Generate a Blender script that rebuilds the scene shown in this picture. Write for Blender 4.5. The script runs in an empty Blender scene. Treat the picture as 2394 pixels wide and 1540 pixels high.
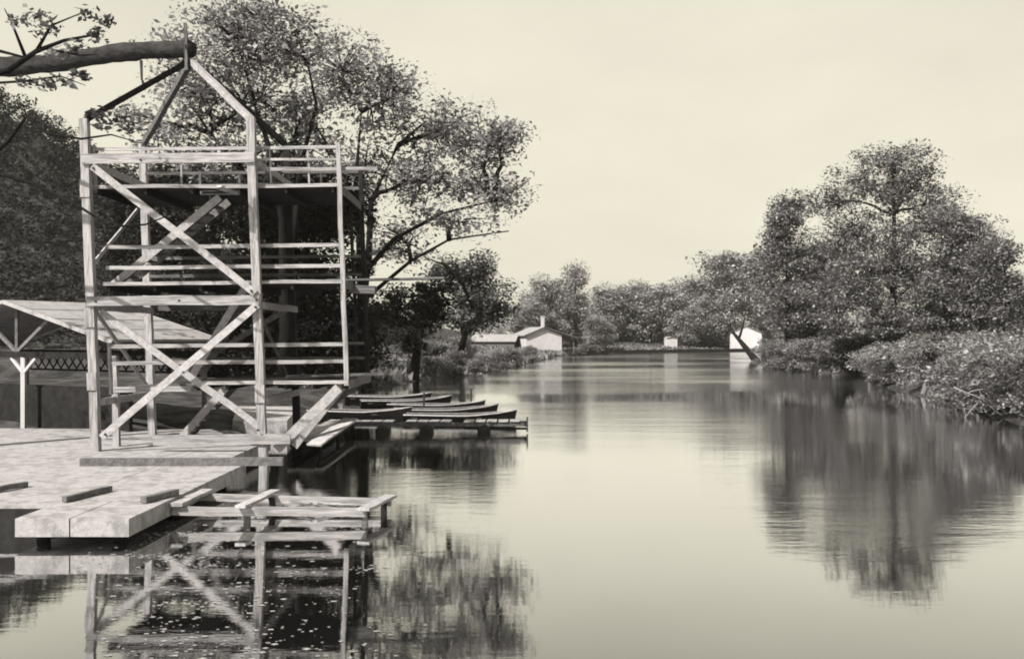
import bpy, math, random
import numpy as np
from mathutils import Vector, Matrix
rnd = random.Random(7)
rng = np.random.default_rng(11)
S = bpy.context.scene
C = S.collection

# ------------------------------------------------------------------ camera
H = 3.8                 # eye height above the water
F = 2328.0              # focal length in units of a 2394 px wide frame
CX, HY = 1197.0, 785.0  # centre column, horizon row
cd = bpy.data.cameras.new('camera'); cam = bpy.data.objects.new('camera', cd); C.objects.link(cam)
cam.location = (0, 0, H); cam.rotation_euler = (math.radians(90), 0, 0)
cd.sensor_width = 36; cd.lens = 36 * F / 2394; cd.shift_y = (HY - 770) / 2394
cd.clip_start = .1; cd.clip_end = 3000
S.camera = cam
def P(x, y, Y): return Vector(((x - CX) / F * Y, Y, H - (y - HY) / F * Y))      # point at depth Y
def G(x, y, z=0):                                                                # point on the level z
    Y = (H - z) * F / (y - HY); return Vector(((x - CX) / F * Y, Y, z))

# ------------------------------------------------------------------ sky and sun
SUN_AZ, SUN_EL = math.radians(222), math.radians(44)        # compass bearing of the sun (0 = +Y, 90 = +X)
w = bpy.data.worlds.new('World'); S.world = w; w.use_nodes = True
nt = w.node_tree; nt.nodes.clear()
sky = nt.nodes.new('ShaderNodeTexSky'); sky.sky_type = 'NISHITA'; sky.sun_disc = False
sky.sun_elevation = SUN_EL; sky.sun_rotation = SUN_AZ; sky.air_density = 1; sky.dust_density = 3
bw = nt.nodes.new('ShaderNodeRGBToBW')
pw = nt.nodes.new('ShaderNodeMath'); pw.operation = 'POWER'; pw.inputs[1].default_value = .12
mx = nt.nodes.new('ShaderNodeMix'); mx.data_type = 'RGBA'; mx.blend_type = 'MULTIPLY'; mx.inputs[0].default_value = 1
mx.inputs[7].default_value = (6.2, 5.92, 4.86, 1)            # the plate's cream tone
bg = nt.nodes.new('ShaderNodeBackground'); bg.inputs[1].default_value = .06
out = nt.nodes.new('ShaderNodeOutputWorld')
L = nt.links.new
L(sky.outputs[0], bw.inputs[0]); L(bw.outputs[0], pw.inputs[0]); L(pw.outputs[0], mx.inputs[6]); 
tc = nt.nodes.new('ShaderNodeTexCoord'); mp = nt.nodes.new('ShaderNodeMapping'); mp.inputs['Scale'].default_value = (1, 1, 2.5); cn = nt.nodes.new('ShaderNodeTexNoise'); cn.inputs['Scale'].default_value = 2.2; cn.inputs['Detail'].default_value = 7; cn.inputs['Roughness'].default_value = .6
cr = nt.nodes.new('ShaderNodeMapRange'); cr.inputs[1].default_value = .3; cr.inputs[2].default_value = .7; cr.inputs[3].default_value = .91; cr.inputs[4].default_value = 1.06
cm = nt.nodes.new('ShaderNodeMix'); cm.data_type = 'RGBA'; cm.blend_type = 'MULTIPLY'; cm.inputs[0].default_value = 1
L(tc.outputs['Generated'], mp.inputs[0]); L(mp.outputs[0], cn.inputs['Vector']); L(cn.outputs[0], cr.inputs[0]); L(mx.outputs[2], cm.inputs[6]); L(cr.outputs[0], cm.inputs[7]); L(cm.outputs[2], bg.inputs[0])
L(bg.outputs[0], out.inputs[0])
sd = bpy.data.lights.new('sun', 'SUN'); sd.energy = 5.0; sd.angle = math.radians(.6); sd.color = (1, .96, .86)
so = bpy.data.objects.new('sun', sd); C.objects.link(so)
tosun = Vector((math.sin(SUN_AZ) * math.cos(SUN_EL), math.cos(SUN_AZ) * math.cos(SUN_EL), math.sin(SUN_EL)))
so.rotation_euler = tosun.to_track_quat('Z', 'Y').to_euler(); so.location = (-30, -20, 60)
vs = S.view_settings; vs.view_transform = 'Standard'; vs.look = 'None'; vs.exposure = 1.0; vs.gamma = 1
S.render.engine = 'CYCLES'
S.cycles.filter_width = 1.9; S.cycles.max_bounces = 6; S.cycles.transparent_max_bounces = 8; S.cycles.volume_bounces = 0

# ------------------------------------------------------------------ materials
def newmat(name):
    m = bpy.data.materials.new(name); m.use_nodes = True; t = m.node_tree; t.nodes.clear()
    o = t.nodes.new('ShaderNodeOutputMaterial'); return m, t, o
def ramp(t, stops):
    r = t.nodes.new('ShaderNodeValToRGB'); e = r.color_ramp.elements
    while len(e) < len(stops): e.new(.5)
    for i, (p, c) in enumerate(stops): e[i].position = p; e[i].color = (*c, 1)
    return r
def grey(v): return (v * 1.01, v * .975, v * 1.03)
def noise(t, scale, detail=5, vec=None, rough=.6):
    n = t.nodes.new('ShaderNodeTexNoise'); n.inputs['Scale'].default_value = scale; n.inputs['Detail'].default_value = detail
    n.inputs['Roughness'].default_value = rough
    if vec is not None: t.links.new(vec, n.inputs['Vector'])
    return n
def coords(t, kind='Object', scale=(1, 1, 1)):
    c = t.nodes.new('ShaderNodeTexCoord'); mp = t.nodes.new('ShaderNodeMapping'); mp.inputs['Scale'].default_value = scale
    t.links.new(c.outputs[kind], mp.inputs['Vector']); return mp.outputs[0]
def worldco(t, scale=(1, 1, 1)):
    c = t.nodes.new('ShaderNodeNewGeometry'); mp = t.nodes.new('ShaderNodeMapping'); mp.inputs['Scale'].default_value = scale
    t.links.new(c.outputs['Position'], mp.inputs['Vector']); return mp.outputs[0]
def surf(name, lo, hi, scale=3, rough=.85, stretch=(1, 1, 1), bump=.15, bscale=18, spots=None, perobj=0.0):
    m, t, o = newmat(name)
    b = t.nodes.new('ShaderNodeBsdfPrincipled'); b.inputs['Roughness'].default_value = rough; b.inputs['Specular IOR Level'].default_value = .05
    v = worldco(t, stretch)
    n = noise(t, scale, 6, v, .68); r = ramp(t, [(.3, grey(lo)), (.7, grey(hi))]); t.links.new(n.outputs[0], r.inputs[0])
    col = r.outputs[0]
    if spots:
        n2 = noise(t, spots[0], 4, v); r2 = ramp(t, [(spots[1], (spots[2],) * 3), (min(1, spots[1] + .12), (1, 1, 1))]); t.links.new(n2.outputs[0], r2.inputs[0])
        mm = t.nodes.new('ShaderNodeMix'); mm.data_type = 'RGBA'; mm.blend_type = 'MULTIPLY'; mm.inputs[0].default_value = 1
        t.links.new(col, mm.inputs[6]); t.links.new(r2.outputs[0], mm.inputs[7]); col = mm.outputs[2]
    if perobj:
        oi = t.nodes.new('ShaderNodeObjectInfo'); mr = t.nodes.new('ShaderNodeMapRange'); mr.inputs[3].default_value = 1 - perobj; mr.inputs[4].default_value = 1
        t.links.new(oi.outputs['Random'], mr.inputs[0])
        mm = t.nodes.new('ShaderNodeMix'); mm.data_type = 'RGBA'; mm.blend_type = 'MULTIPLY'; mm.inputs[0].default_value = 1
        t.links.new(col, mm.inputs[6]); t.links.new(mr.outputs[0], mm.inputs[7]); col = mm.outputs[2]
    t.links.new(col, b.inputs['Base Color'])
    if bump:
        n3 = noise(t, bscale, 5, v); bp = t.nodes.new('ShaderNodeBump'); bp.inputs['Strength'].default_value = bump; bp.inputs['Distance'].default_value = .05
        t.links.new(n3.outputs[0], bp.inputs['Height']); t.links.new(bp.outputs[0], b.inputs['Normal'])
    t.links.new(b.outputs[0], o.inputs[0]); return m
def leafmat(name, lo, hi, trans=.25, gloss=.0):
    m, t, o = newmat(name)
    g = t.nodes.new('ShaderNodeNewGeometry'); r = ramp(t, [(0, grey(lo)), (1, grey(hi))]); t.links.new(g.outputs['Random Per Island'], r.inputs[0])
    d = t.nodes.new('ShaderNodeBsdfPrincipled'); d.inputs['Roughness'].default_value = .55; d.inputs['Specular IOR Level'].default_value = .1
    tr = t.nodes.new('ShaderNodeBsdfTranslucent'); ms = t.nodes.new('ShaderNodeMixShader'); ms.inputs[0].default_value = trans
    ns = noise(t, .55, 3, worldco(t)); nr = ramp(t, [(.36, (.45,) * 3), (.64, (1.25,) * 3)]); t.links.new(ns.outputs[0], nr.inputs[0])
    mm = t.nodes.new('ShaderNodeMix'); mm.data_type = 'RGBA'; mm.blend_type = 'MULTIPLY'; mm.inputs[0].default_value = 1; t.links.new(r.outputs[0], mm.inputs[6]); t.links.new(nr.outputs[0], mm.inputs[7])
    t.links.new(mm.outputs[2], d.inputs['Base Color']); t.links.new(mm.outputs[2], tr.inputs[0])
    t.links.new(d.outputs[0], ms.inputs[1]); t.links.new(tr.outputs[0], ms.inputs[2]); t.links.new(ms.outputs[0], o.inputs[0]); return m
M = {}
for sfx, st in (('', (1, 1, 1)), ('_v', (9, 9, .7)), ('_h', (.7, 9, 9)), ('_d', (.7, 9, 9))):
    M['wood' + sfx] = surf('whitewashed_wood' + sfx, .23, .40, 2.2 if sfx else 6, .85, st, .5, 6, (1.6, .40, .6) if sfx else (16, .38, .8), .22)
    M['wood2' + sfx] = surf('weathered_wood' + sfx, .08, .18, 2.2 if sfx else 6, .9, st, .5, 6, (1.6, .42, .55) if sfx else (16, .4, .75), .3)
M['plank'] = surf('shade_plank', 0.02, 0.05, 5, .9, (1, 1, 1), .3, 30, None, .25)  # shadow under the platforms is put into this plank colour
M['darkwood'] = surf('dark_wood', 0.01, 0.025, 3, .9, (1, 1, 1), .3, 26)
M['bark'] = surf('bark', 0.004, 0.013, 6, .95, (1, 1, .3), .8, 14)
M['bark_log'] = surf('log_bark', 0.012, 0.045, 5, .95, (.5, 1, 1), 1, 9)
M['bark_pale'] = surf('bleached_wood', 0.12, 0.24, 5, .9)
M['concrete'] = surf('concrete', .20, .32, 9, 1, (1, 1, 1), .4, 26, (2.6, .40, .72))
M['dark_face'] = surf('dark_board', 0.01, 0.025, 3, .6)
M['iron'] = surf('iron', 0.02, 0.04, 5, .5)
M['boat'] = surf('boat_paint', 0.008, 0.02, 3, .5, (1, 1, 1), .1, 20, None, .5)
M['boat_in'] = surf('boat_inside', 0.02, 0.06, 3, .7)
M['roof'] = surf('roofing', .19, .25, 1.2, .9, (1, 1, 1), .2, 12, (2.4, .36, .8))
M['plaster'] = surf('white_wall', 0.34, 0.42, 1.0, .9, (1, 1, 1), .1, 8)
M['roofdark'] = surf('dark_roofing', 0.05, 0.09, 2, .9)
M['glass'] = surf('dark_glass', 0.01, 0.015, 2, .15, bump=0)
M['ground'] = surf('bank_soil', .025, .075, .35, 1, (1, 1, 1), .6, 4, (.9, .42, .5))
M['sand'] = surf('sandy_ground', 0.2, 0.26, .8, 1, (1, 1, 1), .5, 6)
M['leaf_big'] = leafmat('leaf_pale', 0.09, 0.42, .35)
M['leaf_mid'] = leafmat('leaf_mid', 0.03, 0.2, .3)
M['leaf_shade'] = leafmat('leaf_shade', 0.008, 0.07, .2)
M['leaf_dark'] = leafmat('leaf_dark', 0.003, 0.016, .15)  # near-black leaves: shade behind the tower is put into the colour
M['leaf_far'] = leafmat('leaf_far', 0.17, 0.34, .3)  # leaf colour lightened to stand in for distance haze
M['leaf_right'] = leafmat('leaf_right', 0.07, 0.28, .3)
M['leaf_shrub'] = leafmat('leaf_shrub', 0.09, 0.28, .3)
M['grass'] = leafmat('grass_blades', 0.1, 0.25, .3)
M['hillleaf'] = leafmat('hill_leaf', 0.01, 0.032, .1)  # dark foliage colour with the hillside's shade put into it
M['speck'] = surf('floating_leaf', .12, .3, 3, .6, bump=0)

m, t, o = newmat('river_water')                       # mirror water, murky below
v1 = worldco(t, (.25, 1.0, 1)); v2 = worldco(t, (1.2, 3.0, 1)); v3 = worldco(t, (.012, .035, 1))
n1 = noise(t, .55, 3, v1); n2 = noise(t, 1.6, 4, v2); n3 = noise(t, 1.0, 3, v3)
msk = ramp(t, [(.46, (.12,) * 3), (.62, (1,) * 3)]); t.links.new(n3.outputs[0], msk.inputs[0])
ad = t.nodes.new('ShaderNodeMath'); ad.operation = 'MULTIPLY_ADD'; ad.inputs[1].default_value = .35
t.links.new(n2.outputs[0], ad.inputs[0]); t.links.new(n1.outputs[0], ad.inputs[2])
bp = t.nodes.new('ShaderNodeBump'); bp.inputs['Distance'].default_value = .10
sx = t.nodes.new('ShaderNodeSeparateXYZ'); t.links.new(worldco(t), sx.inputs[0])
ra = t.nodes.new('ShaderNodeMapRange'); ra.interpolation_type = 'SMOOTHSTEP'; ra.inputs[1].default_value = 55; ra.inputs[2].default_value = 95; ra.inputs[3].default_value = .22; ra.inputs[4].default_value = 1.3; t.links.new(sx.outputs[1], ra.inputs[0])
sm = t.nodes.new('ShaderNodeMath'); sm.operation = 'MULTIPLY'; t.links.new(ra.outputs[0], sm.inputs[1]); t.links.new(msk.outputs[0], sm.inputs[0]); t.links.new(sm.outputs[0], bp.inputs['Strength'])
t.links.new(ad.outputs[0], bp.inputs['Height'])
lw = t.nodes.new('ShaderNodeLayerWeight'); lw.inputs['Blend'].default_value = .5
fr = ramp(t, [(0, (.12,) * 3), (.55, (.25,) * 3), (.69, (.45,) * 3), (.78, (.74,) * 3), (.87, (.97,) * 3), (1, (1,) * 3)]); t.links.new(lw.outputs['Facing'], fr.inputs[0])
rr = t.nodes.new('ShaderNodeMapRange'); rr.inputs[1].default_value = 20; rr.inputs[2].default_value = 120; rr.inputs[3].default_value = .035; rr.inputs[4].default_value = .16; t.links.new(sx.outputs[1], rr.inputs[0])
rm = t.nodes.new('ShaderNodeMath'); rm.operation = 'MULTIPLY'; t.links.new(rr.outputs[0], rm.inputs[0])
mk2 = ramp(t, [(.40, (.45,) * 3), (.6, (1,) * 3)]); t.links.new(n3.outputs[0], mk2.inputs[0]); t.links.new(mk2.outputs[0], rm.inputs[1])
gl = t.nodes.new('ShaderNodeBsdfGlossy'); t.links.new(rm.outputs[0], gl.inputs['Roughness']); gl.inputs['Color'].default_value = (1, 1, 1, 1); t.links.new(bp.outputs[0], gl.inputs['Normal'])
df = t.nodes.new('ShaderNodeBsdfDiffuse'); df.inputs['Color'].default_value = (.005, .005, .005, 1)
ms = t.nodes.new('ShaderNodeMixShader'); t.links.new(fr.outputs[0], ms.inputs[0]); t.links.new(df.outputs[0], ms.inputs[1]); t.links.new(gl.outputs[0], ms.inputs[2]); t.links.new(ms.outputs[0], o.inputs[0])
M['water'] = m

# ------------------------------------------------------------------ helpers
def mesh_obj(name, verts, faces, mat, parent=None, smooth=False):
    me = bpy.data.meshes.new(name); me.from_pydata([tuple(v) for v in verts], [], faces); me.update()
    if smooth: me.polygons.foreach_set('use_smooth', [True] * len(me.polygons))
    me.materials.append(mat); ob = bpy.data.objects.new(name, me); C.objects.link(ob)
    if parent is not None: ob.parent = parent
    return ob
def quads_obj(name, v, nq, mat, parent=None):          # v: (4*nq,3) array
    me = bpy.data.meshes.new(name); me.vertices.add(4 * nq); me.vertices.foreach_set('co', np.ascontiguousarray(v, np.float32).ravel())
    me.loops.add(4 * nq); me.loops.foreach_set('vertex_index', np.arange(4 * nq, dtype=np.int32))
    me.polygons.add(nq); me.polygons.foreach_set('loop_start', np.arange(0, 4 * nq, 4, dtype=np.int32)); me.polygons.foreach_set('loop_total', np.full(nq, 4, np.int32))
    me.update(calc_edges=True); me.materials.append(mat); ob = bpy.data.objects.new(name, me); C.objects.link(ob)
    if parent is not None: ob.parent = parent
    return ob
def tag(o, label, cat, group=None, kind=None):
    if label: o['label'] = label
    if cat: o['category'] = cat
    if group: o['group'] = group
    if kind: o['kind'] = kind
    return o
def thing(name, label, cat, loc=(0, 0, 0), rz=0, group=None):
    o = bpy.data.objects.new(name, None); C.objects.link(o); o.location = loc; o.rotation_euler = (0, 0, rz); o.empty_display_size = .3
    return tag(o, label, cat, group)
def struct(o): o['kind'] = 'structure'; return o
class MB:
    def __init__(s): s.v = []; s.f = []
    def add(s, vs_, fs_):
        k = len(s.v); s.v += [Vector(a) for a in vs_]; s.f += [[i + k for i in f] for f in fs_]
    def box(s, a, b):
        x0, y0, z0 = a; x1, y1, z1 = b
        s.add([(x0, y0, z0), (x1, y0, z0), (x1, y1, z0), (x0, y1, z0), (x0, y0, z1), (x1, y0, z1), (x1, y1, z1), (x0, y1, z1)],
              [(0, 3, 2, 1), (4, 5, 6, 7), (0, 1, 5, 4), (1, 2, 6, 5), (2, 3, 7, 6), (3, 0, 4, 7)])
    def beam(s, p, q, wd, th, up=(0, 0, 1), seg=1, wob=0.0):   # wd across (side), th along 'up'
        p, q = Vector(p), Vector(q); d = (q - p).normalized(); up = Vector(up)
        if abs(d.dot(up)) > .98: up = Vector((0, 1, 0))
        sd_ = d.cross(up).normalized(); u = sd_.cross(d).normalized()
        base = len(s.v); n = seg + 1
        for i in range(n):
            c = p.lerp(q, i / seg)
            if wob and 0 < i < seg: c = c + sd_ * rnd.uniform(-wob, wob) + u * rnd.uniform(-wob, wob)
            for a, b in ((-1, -1), (1, -1), (1, 1), (-1, 1)): s.v.append(c + sd_ * a * wd / 2 + u * b * th / 2)
        for i in range(seg):
            o_ = base + 4 * i
            for j in range(4): s.f.append([o_ + j, o_ + (j + 1) % 4, o_ + 4 + (j + 1) % 4, o_ + 4 + j])
        s.f.append([base + 3, base + 2, base + 1, base]); e = base + 4 * seg; s.f.append([e, e + 1, e + 2, e + 3])
    def tube(s, pts, rad, n=6):
        base = len(s.v); pts = [Vector(p) for p in pts]
        for i, p in enumerate(pts):
            d = (pts[min(i + 1, len(pts) - 1)] - pts[max(i - 1, 0)]).normalized()
            a = d.cross(Vector((.3, .2, 1) if abs(d.z) < .9 else (1, .1, 0))).normalized(); b = d.cross(a)
            for k in range(n):
                t_ = 2 * math.pi * k / n; s.v.append(p + (a * math.cos(t_) + b * math.sin(t_)) * rad[i])
        for i in range(len(pts) - 1):
            for k in range(n):
                A = base + i * n + k; B = base + i * n + (k + 1) % n; s.f.append([A, B, B + n, A + n])
        s.f.append([base + k for k in range(n)][::-1]); s.f.append([base + (len(pts) - 1) * n + k for k in range(n)])
    def build(s, name, mat, parent=None, smooth=False, tf=None):
        v = [tf(a) for a in s.v] if tf else s.v
        return mesh_obj(name, v, s.f, mat, parent, smooth)
def bez(p, q, bend, n=6, jit=0.0):
    p, q = Vector(p), Vector(q); m_ = p.lerp(q, .5) + Vector(bend); r = []
    for i in range(n + 1):
        t_ = i / n; c = p * (1 - t_) ** 2 + m_ * 2 * t_ * (1 - t_) + q * t_ * t_
        if jit and 0 < i < n: c = c + Vector((rnd.uniform(-jit, jit), rnd.uniform(-jit, jit), rnd.uniform(-jit, jit)))
        r.append(c)
    return r
def leaf_quads(cen, size, flat=.5, asp=.55):           # elongated leaves with random pose
    n = len(cen); nrm = rng.normal(size=(n, 3)); nrm[:, 2] = np.abs(nrm[:, 2]) * (1 + flat) + flat; nrm /= np.linalg.norm(nrm, axis=1)[:, None]
    a = rng.normal(size=(n, 3)); a -= nrm * (a * nrm).sum(1)[:, None]; a /= np.linalg.norm(a, axis=1)[:, None]; b = np.cross(nrm, a)
    s_ = (size * np.clip(rng.lognormal(-.08, .42, n), .4, 2.2))[:, None]; a = a * s_ * .5; b = b * s_ * .5 * asp
    v = np.empty((n, 4, 3)); v[:, 0] = cen - a; v[:, 1] = cen - a * .1 + b; v[:, 2] = cen + a; v[:, 3] = cen - a * .1 - b
    return v.reshape(-1, 3)
def clump_leaves(cl, rad, per, size, squash=.6, flat=.5):
    out_ = []
    for c, r in zip(cl, rad):
        g = rng.normal(size=(per, 3)); g *= (rng.random((per, 1)) ** .4) / np.maximum(np.linalg.norm(g, axis=1)[:, None], 1e-6)
        g[:, 2] *= squash; out_.append(np.array(c) + g * r)
    cen = np.concatenate(out_); return leaf_quads(cen, size, flat), len(cen)
def sample_ell(e, n, shell=.55):
    r = []
    for _ in range(n):
        d = Vector((rnd.gauss(0, 1), rnd.gauss(0, 1), rnd.gauss(0, 1))).normalized() * (rnd.random() ** (shell))
        r.append(Vector((e[0] + d.x * e[3], e[1] + d.y * e[4], e[2] + d.z * e[5])))
    return r
def tree(name, label, cat, base, trunk, ells, per, size, mat, group=None, r0=.35, crad=1.3, squash=.6, flat=.5, bark='bark', fork=None, loc=None, twigs=True):
    """trunk: list of points (world) from base to top; ells: (cx,cy,cz,rx,ry,rz,nclumps) in world space."""
    root = thing(name, label, cat, base, 0, group); bv = Vector(base); tf = lambda p: p - bv
    wood = MB(); n = len(trunk); wood.tube(trunk, [r0 * (1.25 if i == 0 else 1) * (1 - .93 * i / (n - 1)) + .012 for i in range(n)], 8)
    if fork: 
        for pth, rr in fork: wood.tube(pth, [rr * (1 - .75 * i / (len(pth) - 1)) for i in range(len(pth))], 7)
    cl, rad = [], []
    tt = [Vector(p) for p in trunk] + [Vector(p) for pth, _ in (fork or []) for p in pth[1:]]
    for e in ells:
        ec = Vector(e[:3]); cand = [p for p in tt if p.z < ec.z - .15 * e[5]] or [tt[0]]
        a = min(cand, key=lambda p: (p - ec).length + .6 * abs((ec.z - p.z) - .7 * ((p - ec).xy.length)))
        lim = bez(a, ec, (rnd.uniform(-.5, .5), rnd.uniform(-.5, .5), .12 * (ec - a).length), 6, .06 * (ec - a).length ** .7)
        rl = max(.05, r0 * .42); wood.tube(lim, [rl * (1 - .7 * i / 6) for i in range(7)], 6)
        cs = sample_ell(e, int(e[6]))
        for c in cs:
            k = min(lim[2:], key=lambda p: (p - c).length)
            if twigs:
                pth = bez(k, c, (rnd.uniform(-.3, .3), rnd.uniform(-.3, .3), .1 * (c - k).length), 3)
                wood.tube(pth, [rl * .32, rl * .25, rl * .17, .012], 4)
            cl.append(c); rad.append(crad * rnd.uniform(.6, 1.35))
    wood.build('trunk', M[bark], root, True, tf)
    v, nq = clump_leaves(cl, rad, per, size, squash, flat); quads_obj('crown', v - np.array(bv), nq, M[mat], root)
    return root
def copy_tree(o, loc, sc, rz, label=None, group=None, name=None):
    c = o.copy(); C.objects.link(c); c.location = loc; c.scale = sc; c.rotation_euler = (0, 0, rz)
    if name: c.name = name
    if label: c['label'] = label
    if group: c['group'] = group
    for ch in o.children:
        k = ch.copy(); C.objects.link(k); k.parent = c
    return c
def E(x, y, Y, rx, ry, n, dep=.85):                    # crown lobe seen at (x, y), at depth Y
    c = P(x, y, Y); s_ = Y / F; return (c.x, c.y, c.z, rx * s_, rx * s_ * dep, ry * s_, n)

# ------------------------------------------------------------------ river, banks, hill
RIVER = [(-400, -200), (-400, 21), (-40, 21), (-11, 22), (-9.2, 24), (-9.0, 33), (-10.0, 40), (-10.0, 60), (-9.0, 74), (-8, 84), (-4.4, 92), (-.4, 113), (4.2, 150), (7.8, 178), (17, 208), (34, 222), (58, 240),
         (60, 228), (51, 200), (39, 152), (31.2, 120), (30.3, 110), (31.8, 102), (34.6, 97), (33, 90), (30, 85), (28.5, 78), (24.5, 56), (22, 43), (21, 20), (22, -200)]
def river_sd(x, y):                                    # signed distance, > 0 on land
    x = np.asarray(x, float); y = np.asarray(y, float); dmin = np.full(x.shape, 1e9); ins = np.zeros(x.shape, bool); n = len(RIVER)
    for i in range(n):
        ax, ay = RIVER[i]; bx, by = RIVER[(i + 1) % n]; ex, ey = bx - ax, by - ay
        t_ = np.clip(((x - ax) * ex + (y - ay) * ey) / (ex * ex + ey * ey), 0, 1); dmin = np.minimum(dmin, np.hypot(x - ax - t_ * ex, y - ay - t_ * ey))
        cnd = ((ay > y) != (by > y)); ins ^= cnd & (x < (bx - ax) * (y - ay) / ((by - ay) if by != ay else 1e-9) + ax)
    return np.where(ins, -dmin, dmin)
def wob(x, y): return np.sin(x * .9 + 1.3 * np.sin(y * .37)) * .5 + np.sin(y * .71 + x * .23) * .5
def land_z(x, y):
    d = river_sd(x, y); x = np.asarray(x, float); y = np.asarray(y, float)
    z = np.where(d < 0, np.maximum(-1.2, d * .5), np.minimum(.5, d * .55) + np.clip((d - 2) * .08, 0, 1.8))
    z = z + np.where(d > .5, .08 * wob(x, y), 0)
    under = (x < -6) & (y < 37) & (y > 15); z = np.where(under & (d > 0), np.minimum(z, .38), z)
    z = np.where((d > 0) & (y > 36) & (y < 62) & (x < -8), np.minimum(z, .55 + .03 * (y - 36)), z)
    return z
gx = np.concatenate([np.linspace(-420, -60, 30)[:-1], np.linspace(-60, 80, 150), np.linspace(80, 420, 30)[1:]])
gy = np.concatenate([np.linspace(-60, 14, 12)[:-1], np.linspace(14, 130, 130), np.linspace(130, 270, 80)[1:], np.linspace(270, 900, 22)[1:]])
XX, YY = np.meshgrid(gx, gy); ZZ = land_z(XX, YY); nx, ny = len(gx), len(gy)
V = np.stack([XX, YY, ZZ], -1).reshape(-1, 3)
Fc = [(j * nx + i, j * nx + i + 1, (j + 1) * nx + i + 1, (j + 1) * nx + i) for j in range(ny - 1) for i in range(nx - 1)]
struct(mesh_obj('ground', V, Fc, M['ground'], None, True))
def lz(x, y): return float(land_z(np.array([x]), np.array([y]))[0])
struct(mesh_obj('river_water', [(-420, -60, 0), (420, -60, 0), (420, 300, 0), (-420, 300, 0)], [(0, 1, 2, 3)], M['water']))

# wooded hill at the left, behind everything
def hill_z(x, y):
    return 44 * np.exp(-((x + 98) / 46) ** 2 - ((y - 168) / 42) ** 2) + 14 * np.exp(-((x + 60) / 50) ** 2 - ((y - 260) / 60) ** 2)
hx, hy = np.linspace(-230, 40, 60), np.linspace(90, 330, 50); HX, HYg = np.meshgrid(hx, hy)
HV = np.stack([HX, HYg, hill_z(HX, HYg) - 1.0], -1).reshape(-1, 3)
struct(mesh_obj('hill', HV, [(j * 60 + i, j * 60 + i + 1, (j + 1) * 60 + i + 1, (j + 1) * 60 + i) for j in range(49) for i in range(59)], M['ground'], None, True))
px_, py_ = rng.uniform(-190, 5, 7000), rng.uniform(95, 200, 7000); pz_ = hill_z(px_, py_); k = pz_ > 3; cl = np.stack([px_, py_, pz_ + rng.uniform(-.5, 3.2, 7000)], 1)[k]
v, nq = clump_leaves(cl, rng.uniform(1.2, 2.6, len(cl)), 62, .46, .8)
tag(quads_obj('hill_woods', v, nq, M['hillleaf']), 'dark dense woods covering the hill behind the pavilion', 'woods', kind='stuff')
# ------------------------------------------------------------------ concrete dock
dk = thing('concrete_dock', 'pale concrete dock with square pier end in front of the tower', 'dock', (-9, 20, 0)); D0 = Vector((-9, 20, 0)); dtf = lambda p: p - D0
def slab(poly, z0, z1, jitter=0):
    b = MB(); n = len(poly); b.add([(x, y, z0) for x, y in poly] + [(x, y, z1) for x, y in poly], [list(range(n))[::-1], list(range(n, 2 * n))] + [[i, (i + 1) % n, n + (i + 1) % n, n + i] for i in range(n)]); return b
def worn(poly, step=.3, amp=.006):
    r = []
    for (ax, ay), (bx, by) in zip(poly, poly[1:] + poly[:1]):
        L_ = math.hypot(bx - ax, by - ay); n_ = max(1, min(40, int(L_ / step)))
        for i_ in range(n_): r.append((ax + (bx - ax) * i_ / n_ + rnd.uniform(-amp, amp), ay + (by - ay) * i_ / n_ + rnd.uniform(-amp, amp)))
    return r
def cast(poly, z1): o_ = slab(worn(poly), .17, z1).build('panel', M['concrete'], dk, False, dtf); return o_
cast([(-8.98, 18.0), (-8.005, 18.0), (-8.005, 19.92), (-9.0, 19.92)], .5); cast([(-7.995, 18.02), (-6.93, 18.0), (-6.91, 19.92), (-7.995, 19.92)], .495)
cast([(-9.0, 19.93), (-6.9, 19.93), (-6.89, 22.6), (-9.0, 22.6)], .5); cast([(-9.0, 22.61), (-6.9, 22.61), (-6.88, 25.75), (-7.62, 25.8), (-9.0, 25.8)], .497)
cast([(-9.0, 25.81), (-7.62, 25.81), (-7.66, 31.6), (-9.0, 32.9)], .5); cast([(-40, 19.45), (-9.01, 19.4), (-9.01, 25.8), (-40, 25.8)], .5); cast([(-40, 25.81), (-9.01, 25.81), (-9.01, 33), (-9.6, 33.4), (-10.6, 35.2), (-40, 36.6)], .503)
mb = MB(); mb.box((-40, 19.36, -.05), (-9.03, 19.41, .44)); 
mb.build('added_dark_board', M['dark_face'], dk, False, dtf)  # board added to make the dock front left of the pier dark
for x, y in ((-8.7, 18.5), (-7.3, 18.5), (-7.3, 21.5), (-7.3, 25), (-8.8, 21.5), (-12, 19.9), (-16, 19.9)):
    mb = MB(); mb.tube([(x, y, -1.1), (x, y, .168)], [.13, .13], 8); mb.build('pile', M['darkwood'], dk, False, dtf)
# timbers lying on the dock
def timber(label, a, b, wd, th, mat='wood2', name='timber', group='loose timbers on the dock'):
    mb = MB(); a, b = Vector(a), Vector(b); mb.beam(Vector((0, 0, 0)), b - a, wd, th, seg=3, wob=.012)
    o = mb.build(name, M[mat]); o.location = a; return tag(o, label, 'timber', group)
timber('long grey timber lying on the dock in front of the tower', (-10.95, 25.3, .6), (-5.85, 25.45, .6), .2, .2)
timber('short timber lying alone in the middle of the dock', G(150, 1167, .57), G(258, 1141, .57), .10, .11)
timber('timber on the dock cut off by the left picture edge', G(-70, 1155, .57), G(62, 1131, .57), .10, .11)
timber('short timber at the dock edge where the frame jetty begins', G(335, 1168, .57), G(412, 1149, .57), .14, .12)

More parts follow.
